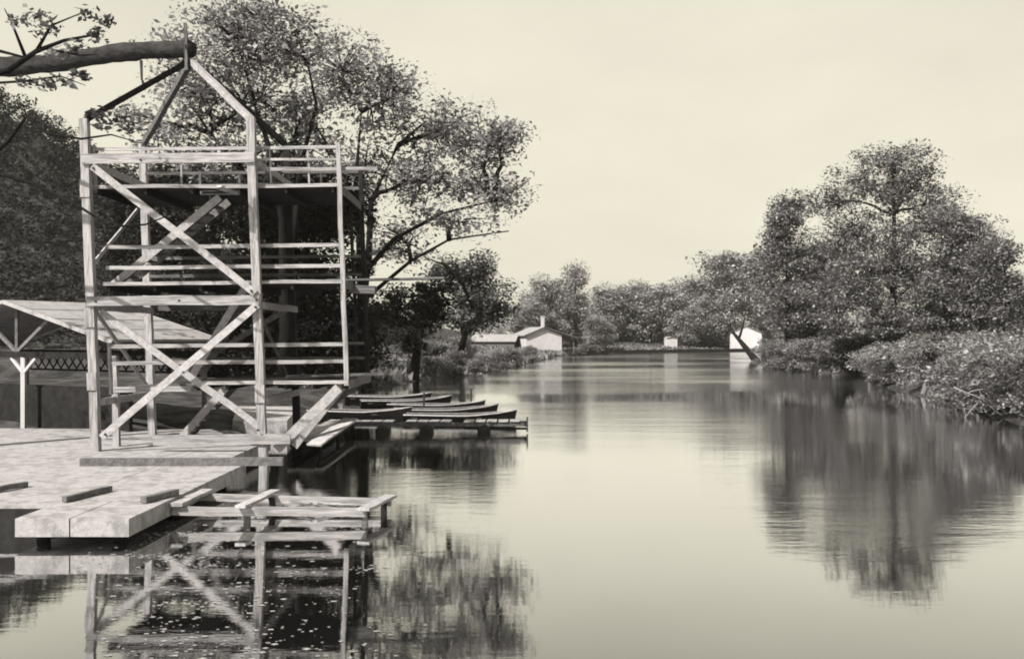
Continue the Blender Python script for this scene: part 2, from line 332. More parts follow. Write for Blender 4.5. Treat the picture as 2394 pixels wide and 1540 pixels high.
# ------------------------------------------------------------------ open frame jetty in the foreground
fj = thing('frame_jetty', 'low open timber frame jetty without decking, reaching over the water', 'jetty', (-5, 20.9, 0)); J0 = Vector((-5, 20.9, 0)); jtf = lambda p: p - J0
def jb(nm, a, b, wd, th, mat='wood'): m_ = MB(); m_.beam(a, b, wd, th, seg=4, wob=.014); return m_.build(nm, M[mat + '_h' if mat == 'wood' and nm == 'beam' else mat], fj, False, jtf)
jb('beam', (-6.86, 20.15, .27), (-2.95, 20.2, .22), .10, .17); jb('beam', (-6.86, 21.75, .29), (-2.6, 21.45, .22), .12, .15)
jb('cross_beam', (-5.45, 19.95, .38), (-5.2, 21.9, .40), .22, .06); jb('cross_beam', (-2.98, 19.9, .335), (-2.62, 21.6, .335), .26, .06); jb('cross_beam', (-6.75, 20.0, .41), (-6.7, 21.9, .41), .25, .07)
for a in ((-3.0, 20.28), (-2.75, 21.35), (-5.4, 20.3), (-5.2, 21.6)):
    jb('leg', (a[0], a[1], -1.15), (a[0], a[1], .3), .12, .12, 'darkwood' if a[1] > 21 else 'wood2')
jb('brace', (-5.35, 21.62, -.1), (-4.3, 21.55, .18), .09, .07, 'wood2'); jb('brace', (-4.2, 21.52, .18), (-3.2, 21.45, -.15), .09, .07, 'wood2')

# ------------------------------------------------------------------ diving tower
T0 = Vector((-11.9, 28.5, .5))
tw = thing('diving_tower', 'tall whitewashed timber diving tower with three platforms and peaked struts', 'diving tower', T0)
def tt_(p): return Vector((p.x - .036 * (p.z - .5), p.y, p.z + .010 * p.x - .5))   # the tower leans a little
def tp(nm, a, b, wd, th, mat='wood', up=(0, 0, 1), parent=tw, seg=4, wob_=.018):
    m_ = MB(); m_.beam(a, b, wd, th, up, seg, wob_); d_ = (Vector(b) - Vector(a)).normalized()
    if mat in ('wood', 'wood2'): mat += '_v' if abs(d_.z) > .9 else '_h' if abs(d_.x) > .9 else ''
    return m_.build(nm, M[mat], parent, False, tt_)
W_, Dp, XR = 4.77, 4.5, 7.2
tp('post', (0, 0, .0), (0, 0, 10.0), .23, .23, seg=8); tp('post', (W_, 0, -1.2), (W_, 0, 10.0), .23, .23, seg=8)
tp('post', (0, Dp, .2), (0, Dp, 10.15), .22, .22, seg=8); tp('post', (W_, Dp, -1.2), (W_, Dp, 10.1), .22, .22, 'darkwood', seg=8)  # back right post takes darker wood in place of the platforms' shadow
for x, z, y in ((0, 4.3, -.13), (0, 8.0, -.13), (0, 2.5, -.13), (W_, 4.95, -.13), (W_, 2.1, -.13)):
    tp('splice_plate', (x, y, z - .25), (x, y, z + .25), .27, .05, up=(0, 1, 0), seg=1)
tp('top_beam', (-.05, -.15, 8.83), (W_ + .1, -.15, 8.83), .07, .28); tp('middle_beam', (-.05, -.15, 4.79), (W_ + .1, -.15, 4.78), .07, .27)
tp('bottom_beam', (1.7, -.16, .82), (5.6, -.16, .82), .08, .29)
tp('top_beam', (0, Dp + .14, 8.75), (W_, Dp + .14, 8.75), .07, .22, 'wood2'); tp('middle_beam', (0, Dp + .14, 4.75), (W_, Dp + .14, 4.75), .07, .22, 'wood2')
for x in (0.14, W_ + .14):
    for z in (8.7, 4.62, 1.9): tp('side_beam', (x, .1, z), (x, Dp, z), .07, .2, 'wood')
def fz(y): return H - (y - HY) * 28.35 / F
def fx(x, y): return (x - CX) * 28.35 / F - T0.x + .036 * (fz(y) - .5)
def brace(x0, y0, x1, y1, yy, wd=.2): tp('brace', (fx(x0, y0), yy, fz(y0)), (fx(x1, y1), yy, fz(y1)), .06, wd, up=(0, 0, 1), seg=5)
brace(218, 390, 598, 690, -.22); brace(604, 716, 240, 1022, -.22); brace(225, 728, 612, 1012, .16, .19)
tp('brace', (0.05, .2, 5.9), (0.05, 4.3, 8.2), .05, .12); tp('brace', (0.05, .2, 4.5), (0.05, 4.3, 2.0), .05, .14)
tp('brace', (.2, Dp - .1, 2.1), (W_ - .2, Dp - .1, 4.6), .06, .16, 'wood2'); tp('brace', (W_ - .1, .3, 4.6), (W_ - .1, 4.2, 2.2), .05, .14, 'wood2')
# platforms: planks over joists
def platform(x0, x1, z, y0=.18, y1=4.42, hole=None):
    pf = bpy.data.objects.new('platform', None); C.objects.link(pf); pf.parent = tw
    n = 15; dy = (y1 - y0) / n
    for i in range(n):
        ya = y0 + i * dy + .012; yb = y0 + (i + 1) * dy - .012; xa = x0 + rnd.uniform(-.03, .03); xb = x1 + rnd.uniform(-.05, .04)
        segs = [(xa, xb)]
        if hole and ya > hole[2] and yb < hole[3]: segs = [(xa, hole[0]), (hole[1], xb)]
        for a_, b_ in segs:
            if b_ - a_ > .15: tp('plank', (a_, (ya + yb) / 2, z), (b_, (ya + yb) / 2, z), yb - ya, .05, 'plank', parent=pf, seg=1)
    for i in range(6):
        x = x0 + .15 + (x1 - x0 - .3) * i / 5
        if hole and hole[0] < x < hole[1]:
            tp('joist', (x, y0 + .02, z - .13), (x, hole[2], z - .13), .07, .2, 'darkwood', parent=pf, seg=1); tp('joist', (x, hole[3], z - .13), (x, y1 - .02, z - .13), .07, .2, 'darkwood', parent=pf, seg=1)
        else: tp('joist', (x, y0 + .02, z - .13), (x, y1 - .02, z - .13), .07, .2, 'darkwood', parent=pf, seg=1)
    tp('edge_board', (x0, y0 - .035, z - .02), (x1, y0 - .035, z - .02), .04, .10, 'wood', parent=pf); tp('edge_board', (x1 + .03, y0, z - .1), (x1 + .03, y1, z - .1), .04, .24, 'wood2', parent=pf)
platform(2.75, XR + .05, 2.43); platform(.3, XR, 5.31, hole=(3.2, 4.2, 2.45, 3.6)); platform(.1, XR - .05, 8.09, hole=(2.5, 4.0, .8, 1.9))
# rails
def rail(nm, x0, x1, y, z, hgt=.10, mat='wood'): tp(nm, (x0, y, z), (x1, y, z), .05, hgt, mat)
for x0, z in ((.35, 6.36), (.35, 5.76), (.35, 3.49), (.35, 3.0)): rail('rail', x0, XR - .03, .30, z, .11)
rail('rail', .1, XR - .03, .30, 9.19, .09); rail('rail', W_, XR + 1.1, .30, 8.55, .10); rail('rail', .1, XR, .30, 8.83, .07)
for z in (6.36, 5.76, 3.49, 3.0, 9.15, 8.6): rail('rail', .1, XR - .03, 4.4, z, .10, 'wood2')
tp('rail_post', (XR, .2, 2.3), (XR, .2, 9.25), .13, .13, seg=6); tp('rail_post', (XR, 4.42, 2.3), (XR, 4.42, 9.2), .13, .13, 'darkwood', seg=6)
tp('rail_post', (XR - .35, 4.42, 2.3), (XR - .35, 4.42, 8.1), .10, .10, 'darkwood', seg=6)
tp('rail_post', (.35, .33, 2.1), (.35, .33, 3.6), .08, .10); tp('rail_post', (.12, .33, 8.1), (.12, .33, 9.3), .08, .08)
for x in (1.9, 3.2, 5.9): tp('rail_post', (x, 4.42, 8.1), (x, 4.42, 9.2), .07, .08, 'wood2')
for x in (2.6, 5.2, 6.3): tp('rail_post', (x, .36, 8.1), (x, .36, 9.2), .05, .06)
# stair landing at the left
tp('landing_post', (.1, 1.25, .5), (.1, 1.25, 3.2), .17, .17); tp('landing_beam', (.0, 1.18, 2.2), (2.4, 1.18, 2.2), .06, .16); tp('landing_beam', (0, 2.6, 2.2), (2.5, 2.6, 2.2), .06, .16, 'wood2')
# stair flights
def flight(a, b, wd=.95):
    st = bpy.data.objects.new('stairs', None); C.objects.link(st); st.parent = tw; a, b = Vector(a), Vector(b)
    for s_ in (0, wd): tp('stringer', a + Vector((0, s_, 0)), b + Vector((0, s_, 0)), .05, .22, 'wood' if s_ == 0 else 'wood2', parent=st, seg=2)
    n = 11
    for i in range(1, n): c = a.lerp(b, i / n); tp('tread', c + Vector((0, .03, .03)), c + Vector((0, wd - .03, .03)), .24, .04, 'wood2', parent=st, seg=1)
flight((1.55, 2.45, .55), (3.3, 2.45, 2.4)); flight((2.0, 2.5, 2.5), (3.75, 2.5, 5.25)); flight((.32, .85, 5.3), (3.55, .85, 7.85))
tp('hatch_board', (3.7, .12, 8.05), (4.15, .9, 7.95), .35, .05)
# knee braces under the overhang
tp('knee_brace', (5.15, .05, .5), (7.0, .05, 2.25), .08, .27); tp('knee_brace', (5.5, .75, .5), (7.0, .75, 2.25), .08, .22)
tp('sloping_board', (6.25, -.1, .62), (7.1, 1.3, 1.25), .55, .05); tp('knee_brace', (W_, Dp, .6), (7.0, Dp, 2.25), .08, .2, 'wood2')
# boards for diving
bd = tp('diving_board', (5.6, 2.0, 5.43), (10.0, 2.0, 5.47), .5, .06, 'wood2'); tp('board_support', (6.8, 2.0, 5.18), (7.9, 2.0, 5.12), .5, .24, 'wood2')
tp('diving_board', (5.2, 1.4, 2.53), (8.2, 1.7, 2.56), .55, .06, 'wood2')
for bx_, by_ in ((222, 395), (590, 684), (600, 722), (606, 1008), (432, 872), (250, 1014), (420, 705), (330, 376), (225, 705), (600, 705)):
    m_ = MB(); q_ = Vector((fx(bx_, by_), -.29 if by_ not in (705, 376) else -.2, fz(by_))); m_.tube([q_ + Vector((0, .05, 0)), q_], [.035, .035], 8); m_.build('bolt', M['iron'], tw, False, tt_)
# peaked struts that carry the log
AP = (2.42, 2.2, 12.25)
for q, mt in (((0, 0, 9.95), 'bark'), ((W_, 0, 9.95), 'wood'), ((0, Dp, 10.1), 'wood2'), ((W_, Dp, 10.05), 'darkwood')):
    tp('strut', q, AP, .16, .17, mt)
tp('peak_rod', (2.35, 2.0, 11.9), (2.35, 2.0, 13.35), .09, .09, 'wood2')
# ------------------------------------------------------------------ log on the peak
lg0 = Vector((-9.95, 30.7, 12.62)); lgt = thing('overhead_log', 'thick dark log resting on the tower peak and running out at left', 'log', lg0)
pts = [Vector((.1, 0, 0)) + Vector((-1.0, .29, .01)) * s_ + Vector((0, 0, .09 * math.sin(s_ * .8))) for s_ in np.linspace(0, 17, 60)]
mb = MB(); mb.tube(pts, [.25 + .0027 * i + .018 * math.sin(i * .9) for i in range(60)], 14); 
for v_ in mb.v: v_ += Vector((0, rnd.gauss(0, .018), rnd.gauss(0, .018)))
lg = mb.build('log', M['bark_log'], lgt, True)
mb = MB(); mb.tube([(-1.35, .4, .05), (-1.3, .38, .36)], [.12, .05], 7); mb.build('knot', M['bark_log'], lgt, True)
c = P(330, 205, 31.2) - lg0; mb = MB(); mb.tube([(c.x, c.y, -.2), (c.x + .02, c.y, c.z + .25), (c.x + .1, c.y, c.z + .1), (c.x + .12, c.y, c.z - .05), (c.x, c.y, c.z - .1), (c.x - .08, c.y, c.z)], [.05, .035, .035, .035, .03, .025], 6); mb.build('hook', M['iron'], lgt, True)
mb = MB(); e = pts[-2] + lg0; mb.tube([(pts[-2].x, pts[-2].y, lz(e.x, e.y) - lg0.z), (pts[-2].x, pts[-2].y, -.2)], [.24, .2], 9); mb.build('support_post', M['bark_log'], lgt, True)

# ------------------------------------------------------------------ picnic pavilion at the left
pa = thing('picnic_pavilion', 'open-sided pavilion with low pale gable roof and white posts', 'pavilion', (-18.36, 36, .5)); PA0 = Vector((-18.36, 36, 0))
gd, rd = Vector((.873, -.488, 0)), Vector((.488, .873, 0))
def pv(wd, ln, z): return PA0 + gd * wd + rd * ln + Vector((0, 0, z))
ptf = lambda p: p - Vector((-18.36, 36, .5))
HW, LN, ZR, ZE = 5.83, 4.9, 5.1, 3.66
for s_ in (1, -1):
    b = MB(); a0, a1, e0, e1 = pv(0, 0, ZR), pv(0, LN, ZR), pv(HW * s_, 0, ZE), pv(HW * s_, LN, ZE); dn = Vector((0, 0, -.06))
    q = [a0, e0, e1, a1]; b.add(q + [p + dn for p in q], [(0, 1, 2, 3), (7, 6, 5, 4), (0, 4, 5, 1), (1, 5, 6, 2), (2, 6, 7, 3), (3, 7, 4, 0)]); rf = b.build('roof', M['roof'], pa, False, ptf)
    for k in range(0, 4):                       # overlapping strips of roofing
        f0 = k / 4 + .01; f1 = (k + 1) / 4; b = MB(); z1 = Vector((0, 0, .008 + .012)); z0 = Vector((0, 0, .006))
        q0 = [a0.lerp(e0, f0) + z0, a0.lerp(e0, f1) + z1, a1.lerp(e1, f1) + z1, a1.lerp(e1, f0) + z0]
        b.add(q0 + [p + Vector((0, 0, -.005)) for p in q0], [(0, 1, 2, 3), (0, 4, 5, 1), (1, 5, 6, 2), (2, 6, 7, 3), (3, 7, 4, 0)]); o_ = b.build('roofing_strip', M['roof'], rf, False, ptf)
    for ln in (-.05, LN + .05):
        b = MB(); b.beam(pv(0, ln, ZR - .07), pv(HW * s_, ln, ZE - .07), .06, .13); b.build('rake_board', M['wood'], pa, False, ptf)
    b = MB(); b.beam(pv((HW - .4) * s_, .2, ZE - .18), pv((HW - .4) * s_, LN - .2, ZE - .18), .14, .2); b.build('eave_beam', M['wood2'], pa, False, ptf)
for ln in (.5, LN - .4):
    b = MB(); b.beam(pv(-5.6, ln, 3.12), pv(5.6, ln, 3.12), .12, .22); b.build('tie_beam', M['darkwood'], pa, False, ptf)
    for a_, z_ in ((0, 5.0), (2, 4.5), (-2, 4.5)):
        b = MB(); b.beam(pv(0.0, ln, 3.2), pv(a_, ln, z_), .1, .12); b.build('truss_strut', M['wood2'], pa, False, ptf)
for wd in (.38, -5.2, 5.3):
    for ln in (.5, LN - .4):
        b = MB(); b.beam(pv(wd, ln, .4), pv(wd, ln, 3.02), .15, .15); b.build('post', M['plaster'] if wd == .38 and ln == .5 else M['wood2'], pa, False, ptf)
        if wd == .38:
            for s_ in (-1, 1):
                b = MB(); b.beam(pv(wd, ln, 2.45), pv(wd + .7 * s_, ln, 3.0), .08, .1); b.build('knee', M['plaster'] if ln == .5 else M['wood2'], pa, False, ptf)
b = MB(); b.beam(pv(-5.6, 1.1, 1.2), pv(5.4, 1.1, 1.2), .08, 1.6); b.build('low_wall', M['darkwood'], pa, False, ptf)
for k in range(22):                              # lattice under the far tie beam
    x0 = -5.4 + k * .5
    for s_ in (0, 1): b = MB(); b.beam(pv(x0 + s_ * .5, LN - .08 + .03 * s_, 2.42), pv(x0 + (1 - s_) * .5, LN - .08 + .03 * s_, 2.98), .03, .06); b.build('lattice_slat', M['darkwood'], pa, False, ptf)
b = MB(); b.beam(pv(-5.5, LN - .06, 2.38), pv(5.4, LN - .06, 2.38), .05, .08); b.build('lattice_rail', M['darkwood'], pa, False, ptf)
# ------------------------------------------------------------------ gangway, landing, floating walkway, boats
gw = thing('gangway', 'white plank gangway leading from the tower to the floating walkway', 'gangway', (-6.5, 35, 0)); G0 = Vector((-6.5, 35, 0))
for i, x in enumerate((-7.0, -6.72, -6.44, -6.16)): m_ = MB(); m_.beam((x, 31.6 + .15 * (i % 2), .47), (x - .05, 39.4, .47), .26, .05, seg=3, wob=.01); m_.build('plank', M['wood'], gw, False, lambda p: p - G0)
for x in (-7.05, -6.2): m_ = MB(); m_.beam((x, 31.8, .34), (x, 39.2, .34), .09, .2); m_.build('stringer', M['darkwood'], gw, False, lambda p: p - G0)
for x in (-7.05, -6.2):
    for y in (32.2, 35.5, 38.8): m_ = MB(); m_.tube([(x, y, -1.2), (x, y, .26)], [.08, .08], 6); m_.build('pile', M['darkwood'], gw, False, lambda p: p - G0)
bl = slab([(-10.5, 37.4), (-8.45, 37.4), (-9.6, 45), (-12.4, 45)], -.9, .62).build('sunlit_landing', M['concrete']); tag(bl, 'pale slab standing for sunlit bank ground seen behind the tower foot', 'landing')  # pale slab stands in for a sunlit patch of landing ground
fw = thing('floating_walkway', 'narrow floating walkway with dark floats, pointing right into the river', 'walkway', (-3, 39, 0)); W0 = Vector((-3, 39, 0)); wtf = lambda p: p - W0
for y in (38.7, 39.35): m_ = MB(); m_.beam((-6.3, y, .36), (.62, y + .4, .33), .07, .16, seg=5, wob=.01); m_.build('stringer', M['wood2'] if y < 39 else M['darkwood'], fw, False, wtf)
for y in (38.66,): m_ = MB(); m_.beam((-1.9, y + .2, .2), (.62, y + .4, .17), .06, .09); m_.build('lower_stringer', M['darkwood'], fw, False, wtf)
for i in range(15):
    x = -6.2 + i * .45; y = 39.02 + (x + 6.3) * .058
    if i in (4, 9): continue
    m_ = MB(); m_.beam((x, y - .42, .46 + rnd.uniform(-.015, .015)), (x + .03, y + .42, .46), .38, .04); m_.build('plank', M['wood'], fw, False, wtf)
for x in (-5.05, -3.35, -1.1):
    m_ = MB(); y = 39.02 + (x + 6.3) * .058; m_.tube([(x, y - .52, .08), (x, y - .48, .08), (x, y + .48, .08), (x, y + .52, .08)], [.14, .26, .26, .14], 12); m_.build('float_drum', M['iron'], fw, True, wtf)
m_ = MB(); m_.beam((.6, 39.05, .05), (.6, 39.05, .62), .07, .12); m_.build('end_post', M['wood2'], fw, False, wtf)
def boat_mesh(Lb=4.8, B=1.3):
    st, rows = 13, 7; out_, inn = [], []
    for i in range(st):
        t_ = i / (st - 1); x = -Lb / 2 + Lb * t_; hw = B / 2 * (1 - max(0, (t_ - .45) / .55) ** 2.2) * (.72 + .28 * min(1, t_ / .35)); sh = .36 + .42 * max(0, t_ - .5) ** 2 * 4 * .5 + .05 * (1 - t_)
        for kind in (0, 1):
            for j in range(rows):
                a = -1 + 2 * j / (rows - 1); yb = math.copysign(abs(a) ** .7, a); zz = sh * abs(a) ** 1.6 + (.10 * max(0, t_ - .6)); p = Vector((x + (.18 * abs(a) * t_ if t_ > .8 else 0), hw * yb * (1 if kind == 0 else .93), zz * (1 if kind == 0 else .97) + (.0 if kind == 0 else .04)))
                (out_ if kind == 0 else inn).append(p)
    return out_, inn, st, rows
bo, bi, bst, brw = boat_mesh()
def hullf(st, rw, flip): return [((i * rw + j, i * rw + j + 1, (i + 1) * rw + j + 1, (i + 1) * rw + j) if flip else (i * rw + j, (i + 1) * rw + j, (i + 1) * rw + j + 1, i * rw + j + 1)) for i in range(st - 1) for j in range(rw - 1)]
def rowboat(label):
    b = thing('rowboat', label, 'boat', (0, 0, 0), 0, 'rowboats moored at the left bank')
    m_ = MB(); m_.add(bo, hullf(bst, brw, True) + [list(range(brw))]); m_.build('hull', M['boat'], b, True)
    m_ = MB(); m_.add(bi, hullf(bst, brw, False) + [list(range(brw))[::-1]]); m_.build('inner_hull', M['boat_in'], b, True)
    for j in (0, brw - 1): m_ = MB(); m_.tube([bo[i * brw + j] + Vector((0, 0, .01)) for i in range(bst)], [.028] * bst, 5); m_.build('gunwale', M['wood'], b, True)
    for x, wd in ((-1.9, .5), (-.5, .56), (.9, .5)): m_ = MB(); m_.box((x - .13, -wd, .27), (x + .13, wd, .31)); m_.build('seat', M['boat_in'], b)
    return b
rb = rowboat('dark rowboat nearest the floating walkway, its bow reaching farthest right'); spots = [((-2.35, 44.2), .03)]
rb.location = (-2.35, 44.0, -.10); rb.scale = (1, 1, 1.05); rb.rotation_euler = (0, 0, -.03)
for (x, y), a, lb in (((-3.2, 47.3), .14, 'dark rowboat second from the floating walkway'), ((-3.9, 50.6), -.10, 'dark rowboat in the middle of the moored row'), ((-5.8, 54.0), .22, 'dark rowboat second from the far end of the moored row'), ((-7.2, 57.5), -.05, 'dark rowboat farthest up the bank in the moored row'), ((-7.1, 46.2), -.2, 'dark rowboat drawn up against the bank beside the pale landing slab')):
    copy_tree(rb, (x, y, -.10), (1, 1, 1.05), a, lb)
for x, y, a in ((-4.4, 49.3, .5), (-2.2, 52.8, .4)):   # mooring stakes
    m_ = MB(); m_.tube([(0, 0, -1.3), (.1 * a, 0, 1.0)], [.06, .05], 6); o_ = m_.build('mooring_stake', M['darkwood'], None, True); o_.location = (x, y, 0); tag(o_, 'thin dark mooring stake between the second and third rowboats' if x < -4 else 'thin dark mooring stake beyond the bow of the third rowboat', 'stake', 'mooring stakes')

# ------------------------------------------------------------------ cottage, boathouse, shed, far shore wall
def house(name, label, loc, rz, wd, ln, he, hr, wallm='plaster', roofm='roofdark', over=.4, porch=False, win=()):
    h = thing(name, label, 'house', loc, rz)
    b = MB(); a = wd / 2; b.add([(-a, 0, -1), (a, 0, -1), (a, 0, he), (0, 0, hr), (-a, 0, he), (-a, ln, -1), (a, ln, -1), (a, ln, he), (0, ln, hr), (-a, ln, he)],
        [(0, 1, 2, 3, 4), (9, 8, 7, 6, 5), (1, 6, 7, 2), (0, 4, 9, 5), (2, 7, 8, 3), (4, 3, 8, 9)]); b.build('wall', M[wallm], h)
    sl = (hr - he) / a
    for s_ in (-1, 1):
        b = MB(); xx = (a + over + (2.6 if porch and s_ > 0 else 0)) * s_; ze = hr - sl * (a + over) + .05 - (.42 if porch and s_ > 0 else 0); q = [Vector((0, -over, hr + .06)), Vector((xx, -over, ze)), Vector((xx, ln + over, ze)), Vector((0, ln + over, hr + .06))]
        b.add(q + [p + Vector((0, 0, .14)) for p in q], [(3, 2, 1, 0), (4, 5, 6, 7), (0, 1, 5, 4), (1, 2, 6, 5), (2, 3, 7, 6), (3, 0, 4, 7)]); b.build('roof', M[roofm], h)
        b = MB(); b.beam((0, -over - .04, hr + .1), (xx, -over - .04, ze + .06), .06, .22); b.build('rake_board', M['roofdark'], h)
    if porch:
        for y in (.2, ln - .2): b = MB(); b.box((a + 2.3, y - .08, -1), (a + 2.46, y + .08, he - .55)); b.build('porch_post', M['wood2'], h)
    for (x, z, ww, hh) in win:
        b = MB(); b.box((x - ww / 2, -.06, z), (x + ww / 2, -.02, z + hh)); f_ = b.build('window', M['glass'], h)
        for q in ((x - ww / 2 - .05, z - .05, x - ww / 2, z + hh + .05), (x + ww / 2, z - .05, x + ww / 2 + .05, z + hh + .05), (x - ww / 2, z + hh, x + ww / 2, z + hh + .05), (x - ww / 2, z - .05, x + ww / 2, z)):
            b = MB(); b.box((q[0], -.09, q[1]), (q[2], -.015, q[3])); b.build('window_frame', M['wood'], f_)
    return h
hc = P(1272, 815, 186); ch = house('cottage', 'small pale cottage with low gable roof and chimney on the left bank', (hc.x, hc.y, hc.z), math.radians(14), 6.9, 10, 2.5, 3.9, 'plaster', 'roof', .45, True)
b = MB(); b.box((-.28, .7, 3.4), (.28, 1.25, 6.0)); b.box((-.34, .64, 6.0), (.34, 1.31, 6.12)); b.build('chimney', M['plaster'], ch)
hw = P(1207, 812, 190); house('side_cabin', 'low cabin with pale roof adjoining the cottage on its left', (hw.x, hw.y, hw.z), math.radians(80), 5, 8, 1.2, 2.3, 'wood2', 'roof', .4)
hb = Vector(((1744 - CX) / F * 239.5, 239.5, 0)); house('boathouse', 'bright white boathouse on the far shore behind the leaning log', (hb.x, hb.y, .5), math.radians(-8), 7.4, 8, 4.0, 5.6, 'plaster', 'plaster', .2, False)
hs = P(1572, 806, 232); house('shed', 'tiny white shed among trees on the far shore', (hs.x, hs.y, hs.z), .15, 2.4, 2.4, 1.5, 1.7, 'plaster', 'plaster', .1)
fwl = thing('shore_wall', 'low dark retaining wall along the far shore', 'wall', (30, 220, 0))
pl = [(13, 196), (20, 211), (34, 221.5), (47, 231), (58, 239.5)]
for (ax, ay), (bx, by) in zip(pl, pl[1:]):
    nseg = 4
    for i in range(nseg):
        p = Vector((ax + (bx - ax) * i / nseg, ay + (by - ay) * i / nseg, .25)); q = Vector((ax + (bx - ax) * (i + 1) / nseg, ay + (by - ay) * (i + 1) / nseg, .25 + rnd.uniform(-.06, .06)))
        b = MB(); b.beam(p, q, .5, 1.0 + rnd.uniform(-.1, .15)); b.build('plank_panel', M['darkwood'], fwl, False, lambda p: p - Vector((30, 220, 0)))
lg = thing('leaning_log', 'bare dead trunk leaning from the far right bank into the water', 'log', (36.6, 150, 0)); b = MB(); e0 = P(1778, 848, 148); e1 = P(1706, 768, 152)
b.tube(bez(e0 - Vector((36.6, 150, .6)), e1 - Vector((36.6, 150, 0)), (.4, 0, -.3), 6), [.62, .6, .5, .42, .34, .25, .15], 8); b.build('trunk', M['bark'], lg, True)
b = MB(); e2 = P(1726, 795, 151); b.tube(bez(e2 - Vector((36.6, 150, 0)), P(1742, 735, 151) - Vector((36.6, 150, 0)), (.3, 0, .2), 5), [.24, .2, .17, .13, .1, .05], 6); b.build('branch', M['bark'], lg, True)
# rail fence behind the trees on the left bank
fe = thing('rail_fence', 'pale rail fence between the big trunk and the leaning tree', 'fence', (-11, 80, 0)); F0 = Vector((-11, 80, 0))
for i in range(6): b = MB(); x = -13.5 + i * 1.1; b.box((x - .06, 87.9, .6), (x + .06, 88.1, 2.4)); b.build('post', M['wood'], fe, False, lambda p: p - F0)
for z in (1.5, 2.2): b = MB(); b.box((-13.6, 87.8, z), (-7.9, 87.88, z + .12)); b.build('rail', M['wood'], fe, False, lambda p: p - F0)

# ------------------------------------------------------------------ trees
def tb(x, y, z): return G(x, y, z)
# the big spreading tree right of the tower
Y = 72; b0 = Vector((-10.9, Y, lz(-10.9, Y)))
tr = [b0 + Vector((0, 0, -.4)), P(848, 800, Y), P(846, 690, Y), P(840, 560, Y), P(832, 420, Y), P(845, 260, Y + 1)]
fk = [([P(846, 720, Y), P(862, 600, Y), P(868, 470, Y), P(930, 340, Y + 1), P(1000, 280, Y + 2)], .32), ([P(850, 640, Y), P(920, 560, Y - 1), P(1030, 500, Y - 2), P(1150, 470, Y - 2)], .22),
      ([P(852, 700, Y), P(960, 610, Y + 1), P(1050, 560, Y + 1), P(1190, 540, Y + 1)], .17), ([P(842, 500, Y), P(790, 380, Y + 2), P(730, 280, Y + 3)], .25)]
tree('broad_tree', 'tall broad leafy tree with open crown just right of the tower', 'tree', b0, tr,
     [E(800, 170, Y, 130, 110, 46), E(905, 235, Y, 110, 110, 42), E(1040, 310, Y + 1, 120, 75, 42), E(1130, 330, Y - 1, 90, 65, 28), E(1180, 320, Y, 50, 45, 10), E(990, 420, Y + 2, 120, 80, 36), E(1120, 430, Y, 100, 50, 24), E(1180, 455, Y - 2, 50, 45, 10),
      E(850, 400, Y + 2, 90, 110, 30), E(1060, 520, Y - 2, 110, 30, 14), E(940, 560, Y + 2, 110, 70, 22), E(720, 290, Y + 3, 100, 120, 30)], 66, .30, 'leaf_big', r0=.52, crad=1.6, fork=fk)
# tall tree behind the tower top
Y = 60; b0 = Vector((-13.6, Y, lz(-13.6, Y))); tr = [b0 + Vector((0, 0, -.4)), P(668, 760, Y), P(664, 640, Y), P(660, 520, Y), P(640, 380, Y), P(590, 220, Y), P(560, 120, Y)]
fk = [([P(668, 640, Y), P(690, 520, Y), P(700, 400, Y + 1), P(740, 250, Y + 2), P(720, 150, Y + 2)], .24), ([P(660, 520, Y), P(580, 420, Y), P(490, 310, Y), P(430, 220, Y)], .2)]
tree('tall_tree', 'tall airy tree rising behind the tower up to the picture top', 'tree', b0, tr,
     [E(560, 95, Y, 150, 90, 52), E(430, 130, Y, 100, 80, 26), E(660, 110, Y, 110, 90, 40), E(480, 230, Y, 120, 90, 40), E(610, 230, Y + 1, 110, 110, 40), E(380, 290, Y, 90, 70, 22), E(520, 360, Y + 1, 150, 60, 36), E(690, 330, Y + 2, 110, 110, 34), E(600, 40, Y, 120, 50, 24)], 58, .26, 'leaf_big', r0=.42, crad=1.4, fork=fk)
# dense trees closing the view behind the platforms
Y = 78
for (nm, lb, bx, ells) in (('bushy_tree', 'shaded bushy tree seen through the tower between the left post and middle', 430, [(420, 540, 170, 130, 50), (330, 460, 110, 90, 28), (480, 690, 160, 100, 36), (300, 640, 90, 110, 20), (470, 440, 150, 70, 44), (610, 470, 130, 90, 44), (400, 780, 170, 60, 30)]),
                           ('shade_tree', 'dark shade tree seen through the tower right of its front right post', 720, [(660, 560, 130, 120, 44), (770, 490, 90, 100, 30), (690, 430, 110, 70, 26), (740, 690, 150, 120, 44), (640, 800, 150, 80, 44), (800, 800, 90, 80, 34), (560, 740, 100, 90, 28), (700, 880, 170, 40, 40), (500, 860, 100, 50, 24)])):
    b0 = Vector(((bx - CX) / F * Y, Y, 0)); b0.z = lz(b0.x, b0.y); tr = [b0 - Vector((0, 0, .4)), P(bx, 800, Y), P(bx + 10, 700, Y), P(bx - 5, 600, Y), P(bx, 480, Y)]
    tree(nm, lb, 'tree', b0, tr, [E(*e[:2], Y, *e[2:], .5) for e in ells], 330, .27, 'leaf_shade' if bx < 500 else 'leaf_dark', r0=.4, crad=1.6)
    Y = 66
